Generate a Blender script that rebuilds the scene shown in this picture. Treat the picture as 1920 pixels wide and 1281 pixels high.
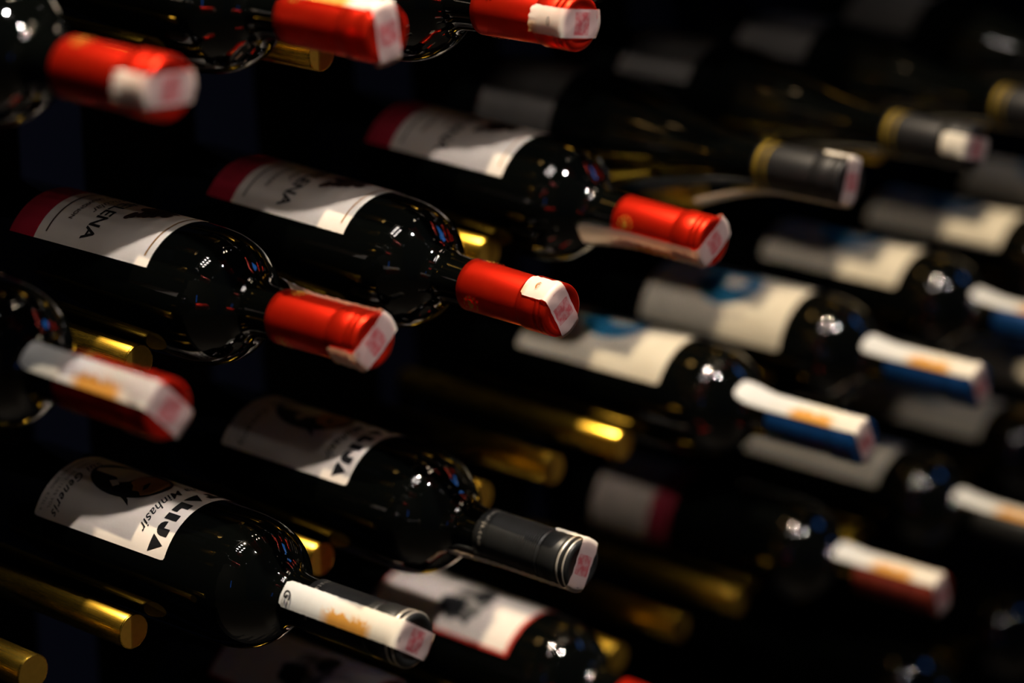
import bpy, bmesh, math, random
from mathutils import Vector, Matrix

for o in list(bpy.data.objects):
    bpy.data.objects.remove(o)
SC = bpy.context.scene
C = SC.collection
PI = math.pi
random.seed(7)

# ------------------------------------------------------------------ camera
YAW, PITCH, ROLL = 0.8651, -0.3032, 0.0175
CAM = Vector((-0.80219, -0.88758, 0.25495))
fwd = Vector((math.sin(YAW)*math.cos(PITCH), math.cos(YAW)*math.cos(PITCH), math.sin(PITCH)))
rt = fwd.cross(Vector((0, 0, 1))).normalized()
up = rt.cross(fwd)
rt, up = rt*math.cos(ROLL) + up*math.sin(ROLL), -rt*math.sin(ROLL) + up*math.cos(ROLL)
cd = bpy.data.cameras.new('camera')
cam = bpy.data.objects.new('camera', cd)
C.objects.link(cam)
m = Matrix.Identity(4)
for i in range(3):
    m[i][0], m[i][1], m[i][2], m[i][3] = rt[i], up[i], -fwd[i], CAM[i]
cam.matrix_world = m
cd.sensor_width = 36
cd.lens = 5120.5/1920*36
cd.dof.use_dof = True
cd.dof.focus_distance = 1.46
cd.dof.aperture_fstop = 2.7
cd.clip_start = 0.02
SC.camera = cam

# ------------------------------------------------------------------ world, lamps, exposure
w = bpy.data.worlds.new('room_dark'); SC.world = w
w.use_nodes = True
w.node_tree.nodes['Background'].inputs[0].default_value = (0.18, 0.35, 1.0, 1)
w.node_tree.nodes['Background'].inputs[1].default_value = 0.006
SC.view_settings.view_transform = 'Standard'
SC.view_settings.look = 'None'
SC.view_settings.exposure = 0.0
SC.view_settings.gamma = 1.0
SC.view_settings.use_curve_mapping = False

def lamp(name, loc, target, size, power, col, sy=None, spread=180):
    l = bpy.data.lights.new(name, 'AREA')
    l.shape = 'RECTANGLE' if sy else 'DISK'
    l.size = size
    if sy: l.size_y = sy
    l.energy = power; l.color = col
    l.spread = math.radians(spread)
    o = bpy.data.objects.new(name, l); C.objects.link(o)
    o.location = loc
    o.rotation_euler = (Vector(target) - Vector(loc)).to_track_quat('-Z', 'Y').to_euler()
    return o

WARM = (1.0, 0.80, 0.56)
NEUT = (1.0, 0.90, 0.82)
#LAMPS
AIM = Vector((.14, .17, -.14))                 # middle of the nearest rack labels
def at(sx, sy, h):                             # a point on the ceiling grid, h above the rack, by its slopes
    return (AIM.x+sx*h, AIM.y+sy*h, AIM.z+h)
lamp('ceiling_spot', at(.0, -.53, 3.0), AIM, .08, 3.5, NEUT, None, 30)          # neutral spot that draws the label shadows
lamp('ceiling_spot', at(-.05, -.04, 4.0), AIM, .03, 225, WARM)           # warm spot behind it
for sy_, x0, n in ((-.03, -.40, 4), (-.17, -.44, 4)):                  # two broken bars of downlights
    for i in range(n):
        lamp('bar_light', at(x0+.085*i, sy_, 3.0), AIM, .17, 2.6, NEUT, .036)
for sx, sy_ in ((.30, .05), (.31, -.14), (.40, -.13), (.42, .06)):     # a farther group
    lamp('bar_light', at(sx, sy_, 3.0), AIM, .14, 1.5, WARM, .032)
rl = random.Random(21)
for i in range(16):                                                    # small dim lights, added at random for specks in the glass
    lamp('speck_light', at(rl.uniform(-1.6, 1.6), rl.uniform(-1.5, .05), rl.uniform(2.2, 3.0)), AIM, rl.uniform(.03, .07), rl.uniform(.01, .07), rl.choice((WARM, NEUT, (1, .95, .9))))
lamp('blue_sign_light', (2.1, -.75, 1.25), (.3, .1, -.2), .52, 1.5, (.05, .30, 1.0), .36)
lamp('blue_tube_light', (-2.6, -1.05, .45), (.2, .1, -.3), .04, .25, (.03, .22, 1.0), .6)
#ENDLAMPS

# ------------------------------------------------------------------ materials
def mat(name, col, rough=.5, metal=0., spec=.5, coat=0., coatr=.05):
    mt = bpy.data.materials.new(name); mt.use_nodes = True
    b = mt.node_tree.nodes['Principled BSDF']
    b.inputs['Base Color'].default_value = (*col, 1)
    b.inputs['Roughness'].default_value = rough
    b.inputs['Metallic'].default_value = metal
    b.inputs['Specular IOR Level'].default_value = spec
    b.inputs['Coat Weight'].default_value = coat
    b.inputs['Coat Roughness'].default_value = coatr
    return mt

def noisy(name, c1, c2, scale, rough=.5, metal=0., rough2=None, bump=0., stretch=(1, 1, 1), coat=0.):
    mt = mat(name, c1, rough, metal, coat=coat)
    nt = mt.node_tree; N = nt.nodes; L = nt.links; b = N['Principled BSDF']
    tc = N.new('ShaderNodeTexCoord'); mp = N.new('ShaderNodeMapping'); mp.inputs['Scale'].default_value = stretch
    no = N.new('ShaderNodeTexNoise'); no.inputs['Scale'].default_value = scale; no.inputs['Detail'].default_value = 5
    L.new(tc.outputs['Object'], mp.inputs[0]); L.new(mp.outputs[0], no.inputs['Vector'])
    rp = N.new('ShaderNodeValToRGB')
    rp.color_ramp.elements[0].position = .35; rp.color_ramp.elements[1].position = .65
    rp.color_ramp.elements[0].color = (*c1, 1); rp.color_ramp.elements[1].color = (*c2, 1)
    L.new(no.outputs['Fac'], rp.inputs[0]); L.new(rp.outputs[0], b.inputs['Base Color'])
    if rough2 is not None:
        mr = N.new('ShaderNodeMapRange'); mr.inputs['To Min'].default_value = rough; mr.inputs['To Max'].default_value = rough2
        L.new(no.outputs['Fac'], mr.inputs[0]); L.new(mr.outputs[0], b.inputs['Roughness'])
    if bump:
        bp = N.new('ShaderNodeBump'); bp.inputs['Strength'].default_value = bump; bp.inputs['Distance'].default_value = .0005
        L.new(no.outputs['Fac'], bp.inputs['Height']); L.new(bp.outputs[0], b.inputs['Normal'])
    return mt

M = {}
M['glass'] = mat('dark_bottle_glass', (.0012, .0015, .0013), .035, 0, .6)
M['paper'] = noisy('cream_label_paper', (.66, .60, .54), (.70, .64, .58), 60, .55)
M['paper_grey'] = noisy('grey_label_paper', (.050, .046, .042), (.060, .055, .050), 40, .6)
M['paper_yellow'] = noisy('ivory_label_paper', (.54, .49, .38), (.58, .53, .42), 50, .55)
M['paper_shaded'] = noisy('shaded_cream_paper', (.20, .17, .14), (.24, .20, .17), 40, .6)  # cream paper with the shade on the banded label darkened in
M['maroon_shaded'] = noisy('shaded_crimson_print', (.10, .004, .012), (.12, .005, .014), 60, .5)  # crimson print of that label, darkened to stand for its shade
M['maroon'] = noisy('crimson_label_print', (.30, .004, .020), (.34, .006, .026), 60, .5)
M['black'] = mat('black_ink', (.004, .004, .005), .5)
M['brown_ink'] = mat('dark_brown_ink', (.035, .014, .010), .5)
M['tan_ink'] = mat('tan_ink', (.34, .16, .055), .5)
M['smudge'] = noisy('grey_print', (.02, .02, .02), (.45, .42, .36), 120, .6)
M['grey_ink'] = mat('grey_ink', (.30, .28, .26), .5)
M['gold_ink'] = mat('gold_foil', (.55, .28, .06), .35, .7)
M['gold_dim'] = mat('dull_gold_foil', (.75, .30, .04), .4, .6)
M['gold_neck'] = mat('gold_neck_print', (.30, .20, .015), .45, .5)
M['teal'] = noisy('teal_print', (.004, .085, .17), (.006, .11, .21), 50, .5)
M['red_edge'] = mat('red_print', (.45, .03, .02), .5)
M['cap_red'] = noisy('red_foil', (.90, .026, .006), (.82, .020, .005), 90, .32, .85, .42, .05)
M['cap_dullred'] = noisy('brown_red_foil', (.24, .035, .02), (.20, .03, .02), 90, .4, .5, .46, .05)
M['cap_dark'] = noisy('charcoal_foil', (.026, .027, .027), (.021, .022, .022), 90, .36, .5, .44, .05)
M['cap_blue'] = noisy('blue_foil', (.004, .050, .18), (.004, .043, .155), 90, .34, .5, .4, .05)
M['cap_black'] = noisy('black_foil', (.013, .013, .014), (.010, .010, .011), 90, .42, .3, .5, .05)
M['silver'] = mat('silver_print', (.6, .56, .48), .35, .6)
M['navy'] = noisy('navy_wall_paint', (.0006, .0012, .0050), (.0008, .0015, .0058), 6, .8)
M['navy'].node_tree.nodes['Principled BSDF'].inputs['Specular IOR Level'].default_value = .05

# brushed brass
mt = noisy('brushed_brass', (.82, .52, .06), (.76, .46, .05), 40, .21, 1., .33, .08, (60, 60, 1.5))
M['brass'] = mt
M['brass_end'] = noisy('brass_end_face', (.72, .45, .07), (.64, .39, .06), 200, .42, 1., .5, .15)

def seal_mat():
    mt = mat('paper_seal', (.8, .8, .8), .45)
    nt = mt.node_tree; N = nt.nodes; L = nt.links; b = N['Principled BSDF']
    at = N.new('ShaderNodeAttribute'); at.attribute_name = 'st'
    sp = N.new('ShaderNodeSeparateXYZ'); L.new(at.outputs['Vector'], sp.inputs[0])
    no = N.new('ShaderNodeTexNoise'); no.inputs['Scale'].default_value = 260; no.inputs['Detail'].default_value = 3
    L.new(at.outputs['Vector'], no.inputs['Vector'])
    # base colour along the strip: pinkish centre, cream, pale end
    cr = N.new('ShaderNodeValToRGB'); e = cr.color_ramp.elements
    e[0].position = 0; e[0].color = (.62, .44, .44, 1); e[1].position = 1; e[1].color = (.74, .76, .76, 1)
    for ps, c in ((.14, (.60, .46, .44, 1)), (.17, (.90, .84, .72, 1)), (.50, (.90, .83, .68, 1)), (.72, (.84, .84, .80, 1))):
        x = e.new(ps); x.color = c
    ab = N.new('ShaderNodeMath'); ab.operation = 'ABSOLUTE'; L.new(sp.outputs['Y'], ab.inputs[0])
    sc_ = N.new('ShaderNodeMath'); sc_.operation = 'MULTIPLY'; sc_.inputs[1].default_value = 1/.09; L.new(ab.outputs[0], sc_.inputs[0])
    L.new(sc_.outputs[0], cr.inputs[0])
    # orange blotches: between 3 and 6 cm from the end face, towards one edge
    mr = N.new('ShaderNodeMapRange'); mr.inputs['From Min'].default_value = .030; mr.inputs['From Max'].default_value = .036; L.new(ab.outputs[0], mr.inputs[0])
    m2 = N.new('ShaderNodeMapRange'); m2.inputs['From Min'].default_value = .068; m2.inputs['From Max'].default_value = .060; L.new(ab.outputs[0], m2.inputs[0])
    m3 = N.new('ShaderNodeMath'); m3.operation = 'MULTIPLY'; L.new(mr.outputs[0], m3.inputs[0]); L.new(m2.outputs[0], m3.inputs[1])
    ad = N.new('ShaderNodeMath'); ad.operation = 'MULTIPLY_ADD'; ad.inputs[1].default_value = .012; L.new(no.outputs['Fac'], ad.inputs[0]); L.new(sp.outputs['X'], ad.inputs[2])
    m4 = N.new('ShaderNodeMapRange'); m4.inputs['From Min'].default_value = .0055; m4.inputs['From Max'].default_value = .0080; L.new(ad.outputs[0], m4.inputs[0])
    m5 = N.new('ShaderNodeMath'); m5.operation = 'MULTIPLY'; L.new(m3.outputs[0], m5.inputs[0]); L.new(m4.outputs[0], m5.inputs[1])
    mx = N.new('ShaderNodeMix'); mx.data_type = 'RGBA'; L.new(m5.outputs[0], mx.inputs[0]); L.new(cr.outputs[0], mx.inputs[6]); mx.inputs[7].default_value = (.80, .38, .07, 1)
    # plain pink printed square on the end face
    x1 = N.new('ShaderNodeMath'); x1.operation = 'ABSOLUTE'; L.new(sp.outputs['X'], x1.inputs[0])
    mxx = N.new('ShaderNodeMath'); mxx.operation = 'MAXIMUM'; L.new(x1.outputs[0], mxx.inputs[0]); L.new(ab.outputs[0], mxx.inputs[1])
    lt = N.new('ShaderNodeMath'); lt.operation = 'LESS_THAN'; lt.inputs[1].default_value = .0060; L.new(mxx.outputs[0], lt.inputs[0])
    cn = N.new('ShaderNodeMapRange'); cn.inputs['From Min'].default_value = .40; cn.inputs['From Max'].default_value = .60; cn.inputs['To Min'].default_value = .35; cn.inputs['To Max'].default_value = .8
    L.new(no.outputs['Fac'], cn.inputs[0])
    mm = N.new('ShaderNodeMath'); mm.operation = 'MULTIPLY'; L.new(lt.outputs[0], mm.inputs[0]); L.new(cn.outputs[0], mm.inputs[1])
    my = N.new('ShaderNodeMix'); my.data_type = 'RGBA'; L.new(mm.outputs[0], my.inputs[0]); L.new(mx.outputs[2], my.inputs[6]); my.inputs[7].default_value = (.50, .035, .06, 1)
    L.new(my.outputs[2], b.inputs['Base Color'])
    tl = N.new('ShaderNodeBsdfTranslucent'); ms = N.new('ShaderNodeMixShader'); ms.inputs[0].default_value = .28      # thin paper lets light through
    tc = N.new('ShaderNodeMix'); tc.data_type = 'RGBA'; tc.blend_type = 'MULTIPLY'; tc.inputs[0].default_value = 1; tc.inputs[7].default_value = (1, .72, .5, 1)
    L.new(my.outputs[2], tc.inputs[6]); L.new(tc.outputs[2], tl.inputs[0])
    L.new(b.outputs[0], ms.inputs[1]); L.new(tl.outputs[0], ms.inputs[2]); L.new(ms.outputs[0], N['Material Output'].inputs[0])
    return mt
M['seal'] = seal_mat()

# ------------------------------------------------------------------ helpers
def new_mesh(name, bm, mats, smooth=True):
    me = bpy.data.meshes.new(name)
    bm.to_mesh(me); bm.free()
    for x in mats: me.materials.append(x)
    if smooth:
        for f in me.polygons: f.use_smooth = True
    return me

def part(name, me, parent, label=None):
    o = bpy.data.objects.new(name, me); C.objects.link(o)
    o.parent = parent
    if label: o['label'] = label
    return o

def spline(pts, n=8):
    out = []
    for i in range(len(pts)-1):
        p0 = pts[max(i-1, 0)]; p1 = pts[i]; p2 = pts[i+1]; p3 = pts[min(i+2, len(pts)-1)]
        for j in range(n):
            t = j/n
            out.append(tuple(.5*((2*p1[a]) + (-p0[a]+p2[a])*t + (2*p0[a]-5*p1[a]+4*p2[a]-p3[a])*t*t + (-p0[a]+3*p1[a]-3*p2[a]+p3[a])*t**3) for a in (0, 1)))
    out.append(pts[-1])
    return out

def lathe(prof, seg=96, H=.3):
    """prof: list of (distance from the mouth, radius); bottle stands on local z=0."""
    bm = bmesh.new(); rings = []
    for d, r in prof:
        if r < 1e-5:
            rings.append([bm.verts.new((0, 0, H-d))])
        else:
            rings.append([bm.verts.new((r*math.cos(2*PI*k/seg), r*math.sin(2*PI*k/seg), H-d)) for k in range(seg)])
    for a, b in zip(rings, rings[1:]):
        for k in range(seg):
            k2 = (k+1) % seg
            if len(a) == 1 and len(b) == 1: continue
            if len(a) == 1: bm.faces.new((a[0], b[k], b[k2]))
            elif len(b) == 1: bm.faces.new((a[k], b[0], a[k2]))
            else: bm.faces.new((a[k], b[k], b[k2], a[k2]))
    bmesh.ops.recalc_face_normals(bm, faces=bm.faces)
    return bm

H = .300
BORD = [(0, .0132), (.010, .0132), (.045, .0134), (.072, .0138), (.0815, .0150), (.0875, .0183), (.0920, .0233),
        (.0972, .0284), (.1038, .0327), (.1125, .0357), (.1230, .0371), (.135, .0375)]
BURG = [(0, .0138), (.010, .0138), (.050, .0142), (.075, .0152), (.095, .0178), (.115, .0222), (.135, .0278), (.155, .0336), (.172, .0378), (.188, .0402), (.205, .0410)]
def glass_profile(kind):
    pts = BORD if kind == 'bordeaux' else BURG
    R = pts[-1][1]
    pr = [(0, 0), (0, .010)] + spline(pts, 6)
    pr += [(.292, R), (.2965, R-.0012), (.2992, R-.004), (.300, R-.008), (.2985, R-.012), (.290, R*.45), (.284, R*.2), (.282, 0)]
    return pr
def radius_at(kind, d):
    pts = BORD if kind == 'bordeaux' else BURG
    if d <= 0: return pts[0][1]
    for a, b in zip(pts, pts[1:]):
        if a[0] <= d <= b[0]:
            t = (d-a[0])/(b[0]-a[0]); return a[1]+(b[1]-a[1])*t
    return pts[-1][1]

CAPR = .0149
def capsule_profile(kind, clen):
    r0, r1 = (.0142, CAPR)
    if kind == 'burgundy': r0, r1 = (.0155, .0154)
    p = [(-.0004, 0), (-.0004, .0100), (-.0012, .0108), (-.0014, .0128), (-.0008, r1-.0008), (.0008, r1-.0001)]
    p += [(.0028, r1), (.0034, r1-.0005), (.0040, r1), (.0062, r1+.0001), (.0068, r1-.0005), (.0074, r1), (.0180, r1+.0001), (.0192, r1-.0002), (.0200, r1-.0011), (.0208, r1-.0008)]
    if kind == 'ribbed':
        n = int((clen-.030)/.0004); 
        for i in range(n):
            d = .0215+i*.0004
            p.append((d, r1-.0004 + .00013*math.sin(i*PI/2.0)))
        p += [(clen-.007, r1-.0004)]
    p += [(clen-.004, r1-.0003), (clen-.0003, r1-.0002), (clen, r1-.0006), (clen, r0-.001)]
    return p

def shell_grid(th0, th1, d0, d1, rad, na, nd, corner=0.0, matf=None):
    """paper shell around the bottle; theta is measured from local -X through +Y."""
    bm = bmesh.new(); G = []
    for i in range(na+1):
        row = []
        for j in range(nd+1):
            th = th0+(th1-th0)*i/na; d = d0+(d1-d0)*j/nd
            row.append(bm.verts.new((-rad*math.cos(th), rad*math.sin(th), H-d)))
        G.append(row)
    for i in range(na):
        for j in range(nd):
            f = bm.faces.new((G[i][j], G[i][j+1], G[i+1][j+1], G[i+1][j]))
            if matf: f.material_index = matf(i/na, j/nd)
    bmesh.ops.recalc_face_normals(bm, faces=bm.faces)
    # rounded corners
    if corner:
        for (i, j, si, sj) in ((0, 0, 1, 1), (na, 0, -1, 1), (0, nd, 1, -1), (na, nd, -1, -1)):
            v = G[i][j]; a = G[i+si][j].co; b = G[i][j+sj].co
            v.co = v.co.lerp((a+b)/2, .55)
    return bm

def wrap2d(polys, rad, step=.003, mati=None):
    """polys: list of 2D point lists in metres (s across, d from the mouth) or a bmesh of such; wraps them on the cylinder."""
    if isinstance(polys, list):
        bm = bmesh.new()
        for k, pl in enumerate(polys):
            f = bm.faces.new([bm.verts.new((x, y, 0)) for x, y in pl])
            if mati: f.material_index = mati[k]
    else:
        bm = polys
    xs = [v.co.x for v in bm.verts]
    x = math.floor(min(xs)/step)*step+step
    while x < max(xs):
        bmesh.ops.bisect_plane(bm, geom=bm.verts[:]+bm.edges[:]+bm.faces[:], plane_co=(x, 0, 0), plane_no=(1, 0, 0), dist=1e-7)
        x += step
    bmesh.ops.triangulate(bm, faces=[f for f in bm.faces if len(f.verts) > 4])
    for v in bm.verts:
        th = PI/2 - v.co.x/rad
        v.co = Vector((-rad*math.cos(th), rad*math.sin(th), H-v.co.y))
    for f in bm.faces:
        f.normal_update()
        c = f.calc_center_median()
        if f.normal.x*c.x + f.normal.y*c.y < 0: f.normal_flip()
    return bm

def ellipse(cx, cy, rx, ry, n=40, a0=0, a1=2*PI):
    return [(cx+rx*math.cos(a0+(a1-a0)*i/n), cy+ry*math.sin(a0+(a1-a0)*i/n)) for i in range(n)]

def text2d(s, size, cx, cd_, shear=0., spacing=1., flip=False, bold=0.):
    """text as a flat bmesh: reads along +s, top of letters towards the mouth (-d)."""
    cu = bpy.data.curves.new('txt', 'FONT'); cu.body = s; cu.size = size; cu.shear = shear
    cu.align_x = 'CENTER'; cu.align_y = 'CENTER'; cu.space_character = spacing; cu.offset = bold; cu.resolution_u = 3
    ob = bpy.data.objects.new('txt', cu); C.objects.link(ob)
    dg = bpy.context.evaluated_depsgraph_get()
    me = bpy.data.meshes.new_from_object(ob.evaluated_get(dg))
    bm = bmesh.new(); bm.from_mesh(me)
    bpy.data.objects.remove(ob); bpy.data.curves.remove(cu); bpy.data.meshes.remove(me)
    for v in bm.verts:
        v.co = Vector((cx+v.co.x, cd_-v.co.y, 0))
    return bm

def merge(*bms):
    out = bmesh.new()
    for b in bms:
        me = bpy.data.meshes.new('t'); b.to_mesh(me); b.free(); out.from_mesh(me); bpy.data.meshes.remove(me)
    return out

# ------------------------------------------------------------------ label designs (all distances from the mouth, in metres)
RB = .0375
mm = lambda pts: [(a*.001, b*.001) for a, b in pts]
CACHE = {}
def design(kind):
    """returns a list of (part name, mesh, [sub-parts (name, mesh)])"""
    if kind in CACHE: return CACHE[kind]
    R = RB+.00025; R2 = RB+.0005; R3 = RB+.00065
    A0, A1 = .52, PI-.52
    subs = []
    if kind == 'estate':      # cream with crimson foot, grapes and HELENA
        d0, d1, dm = .1341, .1341+.0931+.021, .1341+.0931
        nd = 60
        me = new_mesh('label', shell_grid(A0, A1, d0, d1, R, 48, nd, matf=lambda u, v: 1 if d0+(d1-d0)*v >= dm-.0008 else 0), [M['paper'], M['maroon']])
        subs.append(('lettering', new_mesh('lettering', wrap2d(text2d('HELENA', .0122, .0115, .1885, 0, 1.0, bold=.00022), R2), [M['black']], False)))
        subs.append(('lettering', new_mesh('lettering', wrap2d(text2d('Particular', .0080, -.001, .1985, .4, 1.0), R2), [M['brown_ink']], False)))
        subs.append(('lettering', new_mesh('lettering', wrap2d(text2d('CABERNET SAUVIGNON', .0044, 0, .2090, 0, 1.0, bold=.00006), R2), [M['brown_ink']], False)))
        rnd = random.Random(3); pol = []
        for k in range(80):
            t = rnd.random(); x = rnd.uniform(-13, 13)*(.35+.65*t); y = 153+21*t
            pol.append(ellipse(x*.001-.001, y*.001, .0022, .0022, 12))
        for k in range(4): pol.append(ellipse(.0125-.0016*k, .1735-.0004*k, .0020, .0020, 12))
        subs.append(('grape_emblem', new_mesh('grape_emblem', wrap2d(pol, R2, .003), [M['brown_ink']], False)))
        e = .037
        subs.append(('gold_rule', new_mesh('gold_rule', wrap2d([[(-e+.003, .1386), (e-.003, .1386), (e-.003, .1396), (-e+.003, .1396)]], R2), [M['gold_ink']], False)))
        subs.append(('rule', new_mesh('rule', wrap2d([[(-e+.002, .2190), (e-.002, .2190), (e-.002, .2202), (-e+.002, .2202)]], R2), [M['brown_ink']], False)))
    elif kind == 'portrait':  # white with block capitals, portrait oval
        d0, d1 = .1462, .1462+.1035
        me = new_mesh('label', shell_grid(A0-.06, PI-A0+.06, d0, d1, R, 48, 40, .6), [M['paper']])
        P = mm
        pol = [P([(29.8, 159.6), (39.8, 159.6), (34.8, 150.4)]),
               P([(25.2, 150.4), (29.8, 150.4), (29.8, 155.6), (28.9, 157.9), (27.2, 159.2), (25.0, 159.7), (22.9, 159.0), (21.5, 157.4), (21.0, 155.4), (21.1, 154.9), (25.0, 154.9), (25.3, 155.2)]),
               P([(15.3, 150.4), (19.7, 150.4), (19.7, 159.5), (15.3, 159.5)]),
               P([(5.4, 150.4), (9.9, 150.4), (9.9, 155.0), (13.6, 155.0), (13.6, 159.5), (5.4, 159.5)]),
               P([(-6.2, 159.6), (4.0, 159.6), (-1.1, 150.4)]),
               P([(-17.5, 150.4), (-7.5, 150.4), (-7.5, 154.4), (-10.2, 154.4), (-10.2, 159.5), (-14.8, 159.5), (-14.8, 154.4), (-17.5, 154.4)])]
        subs.append(('lettering', new_mesh('lettering', wrap2d(pol, R2), [M['black']], False)))
        subs.append(('lettering', new_mesh('lettering', wrap2d(text2d('Crna Minhasir', .0092, .001, .1690, .5, 1.06, bold=.00010), R2), [M['black']], False)))
        subs.append(('lettering', new_mesh('lettering', wrap2d(text2d('Sui Generis', .0082, .0160, .2345, .5, 1.16, bold=.00010), R2), [M['black']], False)))
        subs.append(('lettering', new_mesh('lettering', wrap2d(merge(
            text2d('SUHO CRNO VINO  13,5% VOL',   .0030, .012, .2405, 0, 1.2), text2d('VRHUNSKO VINO  0,75L e', .0030, .018, .2455, 0, 1.2)), R2), [M['brown_ink']], False)))
        cy = .2046
        base = [ellipse(0, cy, .0170, .0280, 56)]
        subs.append(('portrait_oval', new_mesh('portrait_oval', wrap2d(base, R2), [M['black']], False)))
        S = mm
        face = [S([(-11, 186), (-6, 180), (2, 179), (8.5, 181.5), (11.5, 186), (9, 190), (10.0, 194), (6, 197), (4, 201), (-4, 202), (-12, 197)]),]
        subs.append(('portrait_face', new_mesh('portrait_face', wrap2d(face, R3), [M['tan_ink']], False)))
        hat = [S([(-12, 200), (4, 202.5), (7, 207), (3.5, 213), (3.5, 229.5), (0.5, 230.5), (-5, 224), (-12, 215)]), S([(11.5, 208), (8.0, 214.0), (5.0, 210.0), (8.5, 205.5)])]
        subs.append(('portrait_collar', new_mesh('portrait_collar', wrap2d(hat, R3), [M['paper_yellow']], False)))
        fl = [S([(13.0, 197), (17.0, 190.5), (20.5, 187.5), (17.5, 194.0), (15.8, 199.5)]), S([(-2, 191), (4, 187.5), (7.5, 188), (3, 191.5)])]
        subs.append(('portrait_feather', new_mesh('portrait_feather', wrap2d(fl, RB+.0008), [M['black']], False)))
    elif kind == 'teal_ring':
        d0, d1 = .136, .2565
        me = new_mesh('label', shell_grid(A0-.05, PI-A0+.05, d0, d1, R, 48, 40, .5), [M['paper_yellow']])
        cx, cy = 0., .1955
        n = 48; pol = []
        for i in range(n):
            a, b2 = 2*PI*i/n, 2*PI*(i+1)/n
            f = lambda q, rx, ry, oy=0, ox=0: (cx+ox+rx*math.cos(q), cy+oy+ry*math.sin(q))
            pol.append([f(a, .0195, .0250), f(b2, .0195, .0250), f(b2, .0065, .0110, -.003, -.003), f(a, .0065, .0110, -.003, -.003)])
        subs.append(('ring_emblem', new_mesh('ring_emblem', wrap2d(pol, R2), [M['teal']], False)))
        rnd = random.Random(5)
        pl2 = []
        for k in range(14):
            x = .020+.0016*math.sin(k*1.7)+.0004*k; y = .170+.0019*k
            pl2.append([(x, y), (x+.0042, y+.0004), (x+.004, y+.0014), (x+.0002, y+.0010)])
        subs.append(('lettering', new_mesh('lettering', wrap2d(pl2, R2), [M['grey_ink']], False)))
    elif kind == 'red_edged':
        d0, d1 = .1317, .2500
        def mf(u, v): return 1 if (u < .022 or u > .978 or v < .012 or v > .985) else 0
        me = new_mesh('label', shell_grid(A0-.02, PI-A0+.02, d0, d1, R, 90, 90, 0, mf), [M['paper'], M['red_edge']])
        rnd = random.Random(11); pol = []
        def blob(cx, cy, rx, ry, s):
            r2 = random.Random(s); n = 22
            return [((cx+rx*(.75+.35*r2.random())*math.cos(2*PI*i/n))*.001, (cy+ry*(.75+.35*r2.random())*math.sin(2*PI*i/n))*.001) for i in range(n)]
        pol = [blob(13, 182, 20, 18, 1), ]
        subs.append(('engraving', new_mesh('engraving', wrap2d(pol, R2), [M['smudge']], False)))
        subs.append(('engraving', new_mesh('engraving', wrap2d([blob(20, 190, 9, 12, 2), blob(3, 176, 10, 7, 3)], R3), [M['black']], False)))
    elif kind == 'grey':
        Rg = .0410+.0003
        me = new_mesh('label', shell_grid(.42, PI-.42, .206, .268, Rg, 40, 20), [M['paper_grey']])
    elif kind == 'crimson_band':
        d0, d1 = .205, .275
        me = new_mesh('label', shell_grid(.25, PI-.45, d0, d1, R, 48, 40, 0, lambda u, v: 1 if v < .27 else 0), [M['paper_shaded'], M['maroon_shaded']])
    else:
        me = None
    CACHE[kind] = (me, subs)
    return CACHE[kind]

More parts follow.
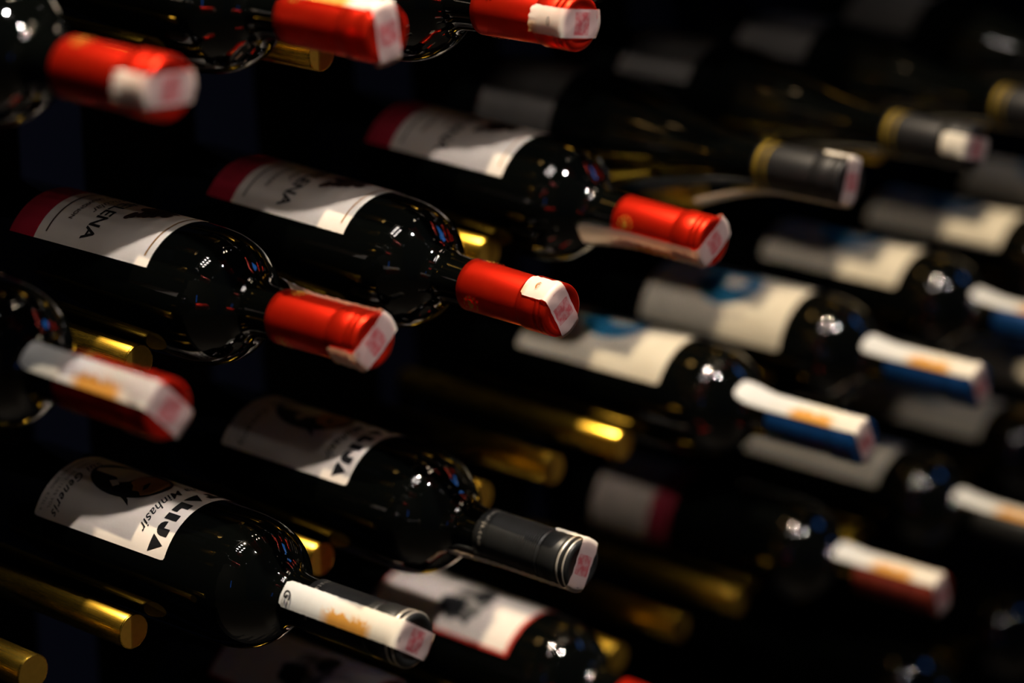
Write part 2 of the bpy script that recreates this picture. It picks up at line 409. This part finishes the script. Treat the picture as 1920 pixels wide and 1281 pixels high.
# ------------------------------------------------------------------ seal strips
def seal_mesh(kind, phi, l_near, l_far, width=.0150, lift=0., lift0=.045, far_lift=0., curl=0., seed=1, side=0.):
    """paper strip over the mouth: phi is the side (angle from -X through +Y) the near tail runs down."""
    rc = .0153 if kind == 'bordeaux' else .0158
    rnd = random.Random(seed)
    path = []      # (t, place)
    n1, n0 = max(4, int(l_near/.002)), 10
    bm = bmesh.new(); lay = bm.verts.layers.float_vector.new('st')
    st = []
    R0 = rc+.0003
    tpos = [-(R0+l_near*(1-i/n1)) for i in range(n1)] + [-R0+2*R0*i/n0 for i in range(n0+1)]
    n2 = max(4, int(l_far/.002))
    tpos += [R0+l_far*(i+1)/n2 for i in range(n2)]
    nw = 10; G = []
    ph = [rnd.uniform(0, 6) for _ in range(6)]
    for t in tpos:
        row = []
        for j in range(nw+1):
            s = width*(j/nw-.5)
            wob = .00016*(math.sin(t*900+ph[0]+s*300)+math.sin(t*1700+ph[1]-s*500))
            if abs(t) <= R0+1e-9:       # across the end face
                e = abs(t)/R0
                x = -t; y = s; z = .0019+wob*1.2 - .0009*e**6
                # local frame: x along phi direction
                lx = x*(1+.75*(math.sqrt(max(0, 1-(s/R0)**2))-1))
                px, py, pz = lx, y, z
                # keep inside the rim
                q = math.hypot(px, py)
                v = (px, py, pz)
            else:
                l = abs(t)-R0; far = t > 0
                d = l
                rr = max(rc, radius_at(kind, d)+.0006) if d > .072 else rc
                ang = s/rr
                lf = (far_lift if far else lift)
                ex = 0
                if lf and l > lift0: ex = lf*((l-lift0)/.045)**1.6
                if not lf: rr = rr
                else: rr = rc if l > .0 else rr
                if lf and l > .072: rr = max(rc, rc)
                rad = rr+.0004+wob+ex
                if not far and curl and l > l_near-.006: rad += curl*((l-l_near+.006)/.006)**2*(.4+.6*math.sin(j*1.3+ph[2])**2)
                flat = min(1., l/.004)
                cx = math.cos(ang); sx = math.sin(ang)
                px = rad*cx*flat + (rad)*(1-flat); py = rad*sx*flat + s*(1-flat); pz = -l+.0012*(1-flat)
                if far: px = -px
                v = (px, py, pz)
            # rotate so that +px points to angle phi (measured from -X through +Y)
            px, py, pz = v
            bx, by = -math.cos(phi), math.sin(phi)
            cxx, cyy = -by, bx
            vert = bm.verts.new((bx*px+cxx*py, by*px+cyy*py, H+pz))
            vert[lay] = (s if t <= 0 else s, t, 0)
            row.append(vert)
        G.append(row)
    for a, b in zip(G, G[1:]):
        for j in range(nw): bm.faces.new((a[j], b[j], b[j+1], a[j+1]))
    for row, tgt in ((G[0], G[1]), (G[-1], G[-2])):       # soft corners
        for j in (0, nw):
            row[j].co = row[j].co.lerp(tgt[1 if j == 0 else nw-1].co, .6)
    me = new_mesh('paper_seal', bm, [M['seal']])
    return me

# ------------------------------------------------------------------ bottles
PX, PZ = .1417, .1542
ROWS = 'ABCDE'
POSE = {
    'A0': (0.0000, -0.0017, -0.0014, -0.0050, 0.0027, 0.000),
    'A1': (0.0030, 0.0027, 0.0031, 0.0280, -0.0089, 0.000),
    'A2': (-0.0015, -0.0057, -0.0091, 0.0200, -0.0060, 0.000),
    'B0': (0.0007, 0.0045, 0.0014, 0.0000, 0.0000, 0.000),
    'B1': (0.0013, 0.0088, 0.0012, 0.0247, -0.0173, 0.027),
    'B2': (-0.0066, -0.0020, -0.0095, 0.0344, 0.0148, 0.032),
    'B3': (-0.0018, 0.0071, -0.0022, 0.0239, 0.0211, -0.043),
    'B4': (0.0024, 0.0121, 0.0064, -0.0057, -0.0042, -0.344),
    'B5': (0.0013, 0.0094, 0.0041, 0.0000, 0.0000, 0.000),
    'C1': (0.0020, -0.0186, 0.0012, -0.0199, -0.0000, -0.070),
    'C2': (0.0009, -0.0140, -0.0003, 0.0007, 0.0044, 0.013),
    'C4': (-0.0006, -0.0115, -0.0018, -0.0029, -0.0000, -0.068),
    'C5': (0.0002, -0.0074, -0.0006, -0.0010, -0.0032, -0.376),
    'D3': (0.0002, -0.0005, 0.0001, 0.0009, 0.0004, 0.042),
    'D5': (-0.0010, 0.0106, -0.0002, -0.0122, -0.0067, -0.496),
}
def pose(k): return POSE.get(k, (0, {'A': 0, 'B': .011, 'C': -.006, 'D': .0, 'E': .0}[k[0]], 0, 0, 0, 0))
def bottle_matrix(k):
    r, i = ROWS.index(k[0]), int(k[1:])
    dx, dy, dz, ya, pi, roll = pose(k)
    ax = Vector((math.sin(ya)*math.cos(pi), math.cos(ya)*math.cos(pi), math.sin(pi)))
    o = Vector((i*PX+dx, dy, -r*PZ+dz))
    X = Vector((math.cos(ya), -math.sin(ya), 0)); Z = -ax; Y = Z.cross(X)
    b = o+ax*H
    mt = Matrix.Identity(4)
    for q in range(3): mt[q][0], mt[q][1], mt[q][2], mt[q][3] = X[q], Y[q], Z[q], b[q]
    return mt, roll

SH = {}
def shared(key, fn):
    if key not in SH: SH[key] = fn()
    return SH[key]

BODY = {'bordeaux': lambda: new_mesh('glass_body', lathe(glass_profile('bordeaux'), 128), [M['glass']]),
        'burgundy': lambda: new_mesh('glass_body', lathe(glass_profile('burgundy'), 128), [M['glass']])}

def gold_crest(rad, dc):
    pol = []
    for k in range(12):
        a = 2*PI*k/12
        pol.append(ellipse(.0048*math.cos(a), dc+.0048*math.sin(a), .0010, .0006, 8))
    pol += [ellipse(0, dc, .0016, .0022, 12), ellipse(.0022, dc+.0006, .0008, .0016, 10), ellipse(-.0022, dc+.0006, .0008, .0016, 10)]
    return wrap2d(pol, rad, .001)

def bottle(k, kind, cap, lab, label, group, seal=None, mark=None, crest=None):
    t = bpy.data.objects.new('wine_bottle', None); C.objects.link(t)
    t.empty_display_size = .03
    mt, roll = bottle_matrix(k)
    t.matrix_world = mt
    t['label'] = label; t['category'] = 'bottle'; t['group'] = group
    part('glass_body', shared(kind, BODY[kind]), t)
    names = {'red': ('cap_red', .064), 'charcoal': ('cap_dark', .067), 'blue': ('cap_blue', .066), 'black': ('cap_black', .064), 'dullred': ('cap_dullred', .062), 'grey': ('cap_dark', .064), 'orange': ('cap_red', .064)}
    mk, cl = names[cap]
    pk = 'burgundy' if kind == 'burgundy' else ('ribbed' if cap == 'charcoal' else 'plain')
    c = part('capsule', shared('cap'+cap+pk, lambda: new_mesh('capsule', lathe(capsule_profile(pk, cl), 96), [M[mk]])), t)
    if cap == 'black':
        part('gold_band', shared('gband', lambda: new_mesh('gold_band', lathe([(.0525, .0150), (.0525, .0157), (.0540, .0157), (.0540, .0150), (.0585, .0150), (.0585, .0157), (.0612, .0157), (.0612, .0150)], 96), [M['gold_neck']], False)), c, 'gold double band')
    if cap == 'charcoal':
        part('silver_ring', shared('sring', lambda: new_mesh('silver_ring', lathe([(.0004, .0140), (.0003, .01502), (.0012, .01508), (.0016, .0148)], 96), [M['silver']], True)), c, 'silver rim ring')
        part('silver_ring', shared('sring2', lambda: new_mesh('silver_ring', lathe([(.0042, .0148), (.0044, .01506), (.0056, .01508), (.0060, .0149)], 96), [M['silver']], True)), c, 'silver rim ring')
        part('lettering', shared('www', lambda: new_mesh('lettering', wrap2d(text2d('www.chatalija.com', .0044, .004, .0612, 0, 1.25), .01485, .0015), [M['silver']], False)), c, 'silver lettering')
    if cap == 'red' and crest is not None:
        o = part('gold_crest', shared('crest', lambda: new_mesh('gold_crest', gold_crest(CAPR+.00022, .053), [M['gold_dim']], False)), c, 'gold printed crest')
        o.rotation_euler[2] = crest
        o = part('gold_crest', SH['crest'], c, 'gold printed crest')
        o.rotation_euler[2] = crest+PI*.75
    me, subs = design(lab) if lab else (None, [])
    if me:
        l = part('label', me, t)
        l.rotation_euler[2] = -roll
        for n, s in subs: part(n, s, l)
    if seal:
        s = part('paper_seal', seal_mesh(kind, **seal), t)
        if mark:
            nm, bmk, mtl = mark
            part(nm, new_mesh(nm, bmk, [M[mtl]], False), s)
    return t

D = math.radians
R_ = 'bottles with red foil caps and crimson-footed labels'
#BOTTLES
seals = dict(
    A0=dict(phi=D(3), l_near=.016, l_far=.010, curl=.004, seed=2),
    A1=dict(phi=D(80), l_near=.060, l_far=.004, seed=3),
    A2=dict(phi=D(8), l_near=.020, l_far=.006, curl=.002, seed=4),
    B0=dict(phi=D(44), l_near=.085, l_far=.006, seed=5),
    B1=dict(phi=D(-38), l_near=.018, l_far=.078, far_lift=.006, seed=6),
    B2=dict(phi=D(58), l_near=.018, l_far=.010, seed=7),
    B3=dict(phi=D(-35), l_near=.085, l_far=.004, lift=.006, seed=8),
    C1=dict(phi=D(33), l_near=.080, l_far=.006, seed=9),
    C2=dict(phi=D(-62), l_near=.090, l_far=.020, lift=.002, seed=10),
)
def on_seal(bm2d, phi, dc, kind='bordeaux', lift=.0007):
    """wraps a flat design (s across, d along, centred on the origin) on the side tail of a seal."""
    rad = .0153+.0004+lift
    for v in bm2d.verts: v.co = Vector((v.co.x+rad*(PI/2-phi), v.co.y+dc, 0))
    return wrap2d(bm2d, rad, .001)
def flat(polys):
    bm = bmesh.new()
    for pl in polys: bm.faces.new([bm.verts.new((x, y, 0)) for x, y in pl])
    return bm
def ring(rx, ry, wd, n=28, a0=0., a1=2*PI):
    out = []
    for i in range(n):
        a, b = a0+(a1-a0)*i/n, a0+(a1-a0)*(i+1)/n
        out.append([(rx*math.cos(a), ry*math.sin(a)), (rx*math.cos(b), ry*math.sin(b)), ((rx-wd)*math.cos(b), (ry-wd)*math.sin(b)), ((rx-wd)*math.cos(a), (ry-wd)*math.sin(a))])
    return out
MARKS = {
    'C1': ('curl_mark', on_seal(text2d('G', .0068, 0, 0, .25, 1, bold=.0002), D(33), .0745, lift=.0016), 'black'),
    'A2': ('oval_mark', on_seal(merge(flat(ring(.0024, .0011, .0003)), text2d('EUROS', .0011, 0, 0)), D(8), .0075), 'black'),
    'B2': ('crescent_mark', on_seal(merge(flat(ring(.0026, .0018, .0006, 16, .2, 3.0)), text2d('Euros', .0018, 0, -.0002)), D(58), .0085), 'gold_dim')}
B = 'bordeaux'; G = 'burgundy'
CREST = {'A0': .2, 'A1': .5, 'A2': .7, 'B0': 0, 'B1': -.1, 'B2': -.35, 'B3': -.9}
for k, lb in {
    'A0': 'blurred red-capped bottle at the top left with a crumpled seal end on its cap',
    'A1': 'red-capped bottle with a bright white seal along the top of its cap, top row',
    'A2': 'red-capped bottle with a crumpled oval-marked seal across its cap end, top row',
    'B0': 'blurred red-capped bottle at the left edge with a long bright seal along its cap',
    'B1': 'red-capped HELENA bottle with a gold crest and seal wrapping its cap end from behind',
    'B2': 'sharp red-capped HELENA bottle with a short white seal patch on top of its cap',
    'B3': 'red-capped bottle with a long loose tan seal strip hanging under its neck'}.items():
    bottle(k, B, 'red', 'estate', lb, R_, seals[k], MARKS.get(k), CREST[k])
for k, lb in {
    'C1': 'portrait-labelled bottle with a long cream seal covering its grey cap',
    'C2': 'portrait-labelled bottle with a bare ribbed charcoal cap and seal strip under its neck'}.items():
    bottle(k, B, 'charcoal', 'portrait', lb, 'bottles with portrait oval labels and charcoal caps', seals[k], MARKS.get(k))
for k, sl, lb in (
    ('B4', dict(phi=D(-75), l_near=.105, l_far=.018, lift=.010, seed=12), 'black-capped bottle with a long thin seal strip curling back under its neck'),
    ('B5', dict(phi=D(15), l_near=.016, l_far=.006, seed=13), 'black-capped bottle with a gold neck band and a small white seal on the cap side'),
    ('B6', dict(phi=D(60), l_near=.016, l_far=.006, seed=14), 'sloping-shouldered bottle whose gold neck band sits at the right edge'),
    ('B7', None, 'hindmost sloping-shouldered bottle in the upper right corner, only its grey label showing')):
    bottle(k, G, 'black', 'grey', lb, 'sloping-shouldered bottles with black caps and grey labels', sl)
for k, sl, lb in (
    ('C4', dict(phi=D(62), l_near=.090, l_far=.006, lift=.012, lift0=.062, seed=15), 'blue-capped bottle with a teal ring label, nearest of the blue-capped row'),
    ('C5', dict(phi=D(62), l_near=.085, l_far=.006, lift=.008, lift0=.060, seed=16), 'second nearest blue-capped bottle, its white seal straight along the cap'),
    ('C6', dict(phi=D(80), l_near=.088, l_far=.006, lift=.008, lift0=.060, seed=17), 'blue-capped bottle whose seal and cap run off the right edge of the photo'),
    ('C7', dict(phi=D(80), l_near=.080, l_far=.006, seed=18), 'teal ring label bottle at the right edge, its shoulder cut by the frame'),
    ('C8', dict(phi=D(80), l_near=.080, l_far=.006, seed=19), 'teal ring label bottle farthest back at the right edge, mostly hidden')):
    bottle(k, B, 'blue', 'teal_ring', lb, 'bottles with teal ring labels and blue caps', sl)
for k, sl, lb in (
    ('D6', dict(phi=D(80), l_near=.085, l_far=.006, lift=.006, lift0=.055, seed=20), 'bottle with an orange and white seal on its neck, below the blue-capped row'),
    ('D7', dict(phi=D(80), l_near=.080, l_far=.006, seed=21), 'pale-labelled bottle at the right edge below the blue-capped row'),
    ('D8', dict(phi=D(80), l_near=.080, l_far=.006, seed=22), 'pale-labelled bottle farthest back below the blue-capped row')):
    bottle(k, B, 'grey' if k == 'D6' else 'blue', 'teal_ring', lb, 'pale-labelled bottles of the second lowest row', sl)
for k, sl, lb in (
    ('D2', dict(phi=D(60), l_near=.060, l_far=.006, seed=23), 'red-edged label bottle cut off at the bottom edge, under the long cream seal'),
    ('D3', dict(phi=D(-60), l_near=.060, l_far=.006, seed=24), 'bottle with a red-edged engraved label, its orange-red cap cut by the bottom edge')):
    bottle(k, B, 'orange', 'red_edged', lb, 'bottles with red-edged engraved labels', sl)
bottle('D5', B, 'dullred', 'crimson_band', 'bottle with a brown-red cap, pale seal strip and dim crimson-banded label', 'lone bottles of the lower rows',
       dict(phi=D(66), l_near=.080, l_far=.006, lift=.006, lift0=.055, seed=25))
for k, lb in (('E6', 'dark bottle at the bottom edge with a blue glint on its shoulder'), ('E7', 'dark bottle at the right edge near the bottom corner')):
    bottle(k, B, 'blue', None, lb, 'dark bottles of the lowest row', None)
# unseen neighbours just above the frame, added for the shadows they cast
for k in ('A3', 'A4', 'A5', 'A6'):
    bottle(k, B, 'red', 'estate', {'A3': 'first', 'A4': 'second', 'A5': 'third', 'A6': 'fourth'}[k]+' red-capped bottle above the frame, counted from the crumpled oval-marked seal', R_, None, None, .2)

# ------------------------------------------------------------------ brass pegs
WALL_Y = .345; TIP = .1505; PR = .0100
def peg_mesh():
    bm = bmesh.new(); seg = 64; L = WALL_Y-TIP
    prof = [(0, 0), (0, PR-.0007), (-.0000, PR-.0006)]
    rings = []
    pr = [(0, PR), (L-.0012, PR), (L-.0009, PR-.0003), (L-.0006, PR), (L-.0001, PR-.0001), (L, PR-.0006)]
    for z, r in pr: rings.append([bm.verts.new((r*math.cos(2*PI*k/seg), r*math.sin(2*PI*k/seg), z)) for k in range(seg)])
    for a, b in zip(rings, rings[1:]):
        for k in range(seg):
            f = bm.faces.new((a[k], a[(k+1) % seg], b[(k+1) % seg], b[k])); f.smooth = True
    f = bm.faces.new(rings[-1]); f.material_index = 1
    f = bm.faces.new(rings[0][::-1])
    me = bpy.data.meshes.new('brass_peg'); bm.to_mesh(me); bm.free()
    me.materials.append(M['brass']); me.materials.append(M['brass_end'])
    return me
pm = peg_mesh()
S_, H_ = .0347, math.sqrt(.0477**2-.0347**2)
def peg(k, sd, label, group):
    r, i = ROWS.index(k[0]), int(k[1:])
    dx, dy, dz, ya, pi, _ = pose(k)
    q = .20-dy
    x = i*PX+dx+math.sin(ya)*q; z = -r*PZ+dz+math.sin(pi)*q
    s, h = (S_, H_)
    if k in ('B4', 'B5', 'B6', 'B7'): h = math.sqrt(.0512**2-s*s)
    o = bpy.data.objects.new('brass_peg', pm); C.objects.link(o)
    o.location = (x+sd*s, WALL_Y, z-h); o.rotation_euler = (PI/2, 0, 0)
    o['label'] = label; o['category'] = 'peg'; o['group'] = group
WHO = {'A0': 'the blurred bottle at the top left', 'A1': 'the top-row bottle with bright seal', 'A2': 'the bottle with oval-marked seal', 'A3': 'the first bottle above the frame',
       'A4': 'the second bottle above the frame', 'A5': 'the third bottle above the frame', 'A6': 'the fourth bottle above the frame',
       'B0': 'the red-capped bottle at the left edge', 'B1': 'the HELENA bottle with gold crest', 'B2': 'the sharp HELENA bottle', 'B3': 'the bottle with tan hanging seal',
       'B4': 'the black-capped bottle with curling seal', 'B5': 'the black-capped bottle with small seal', 'B6': 'the gold-banded bottle at the edge', 'B7': 'the bottle in the upper right corner',
       'C0': 'the empty lower left slot', 'C1': 'the portrait bottle with cream seal', 'C2': 'the bare charcoal-capped bottle', 'C3': 'the empty middle slot',
       'C4': 'the nearest blue-capped bottle', 'C5': 'the second blue-capped bottle', 'C6': 'the third blue-capped bottle', 'C7': 'the teal-labelled bottle at the edge', 'C8': 'the farthest teal-labelled bottle',
       'D2': 'the cut-off red-edged bottle', 'D3': 'the red-edged bottle with orange cap', 'D4': 'the empty lower right slot', 'D5': 'the brown-red capped bottle',
       'D6': 'the bottle with orange-white seal', 'D7': 'the pale-labelled bottle at the edge', 'D8': 'the farthest pale-labelled bottle', 'E6': 'the dark bottle with blue glint', 'E7': 'the dark bottle bottom right'}
for k, wname in WHO.items():
    for sd, side in ((-1, 'left'), (1, 'right')):
        peg(k, sd, 'round brass peg under the %s of %s' % (side, wname) if 'slot' not in wname else 'bare round brass peg on the %s of %s' % (side, wname), 'brass pegs of the rack')

# ------------------------------------------------------------------ room shell
def box(name, x0, x1, y0, y1, z0, z1, mt):
    bm = bmesh.new()
    bmesh.ops.create_cube(bm, size=1)
    for v in bm.verts: v.co = Vector(((x0+x1)/2+v.co.x*(x1-x0), (y0+y1)/2+v.co.y*(y1-y0), (z0+z1)/2+v.co.z*(z1-z0)))
    o = bpy.data.objects.new(name, new_mesh(name, bm, [mt], False)); C.objects.link(o)
    o['kind'] = 'structure'
    return o
M['dark_plaster'] = noisy('dark_plaster', (.010, .011, .014), (.014, .015, .018), 4, .85)
M['dark_floor'] = noisy('dark_floor', (.010, .008, .006), (.014, .011, .008), 5, .6)
box('wall_back', -3.0, 4.5, WALL_Y, WALL_Y+.05, -1.3, 5.2, M['navy'])
box('added_header_1', -1.2, 3.2, .152, WALL_Y, .42, .50, M['dark_plaster'])     # unseen header, added to cut off the warm spot behind its edge
box('floor', -3.0, 4.5, -3.5, WALL_Y+.05, -1.36, -1.3, M['dark_floor'])
box('ceiling', -3.0, 4.5, -3.5, WALL_Y+.05, 5.2, 5.26, M['dark_plaster'])
box('wall_left', -3.06, -3.0, -3.5, WALL_Y+.05, -1.3, 5.2, M['dark_plaster'])
box('wall_right', 4.5, 4.56, -3.5, WALL_Y+.05, -1.3, 5.2, M['dark_plaster'])
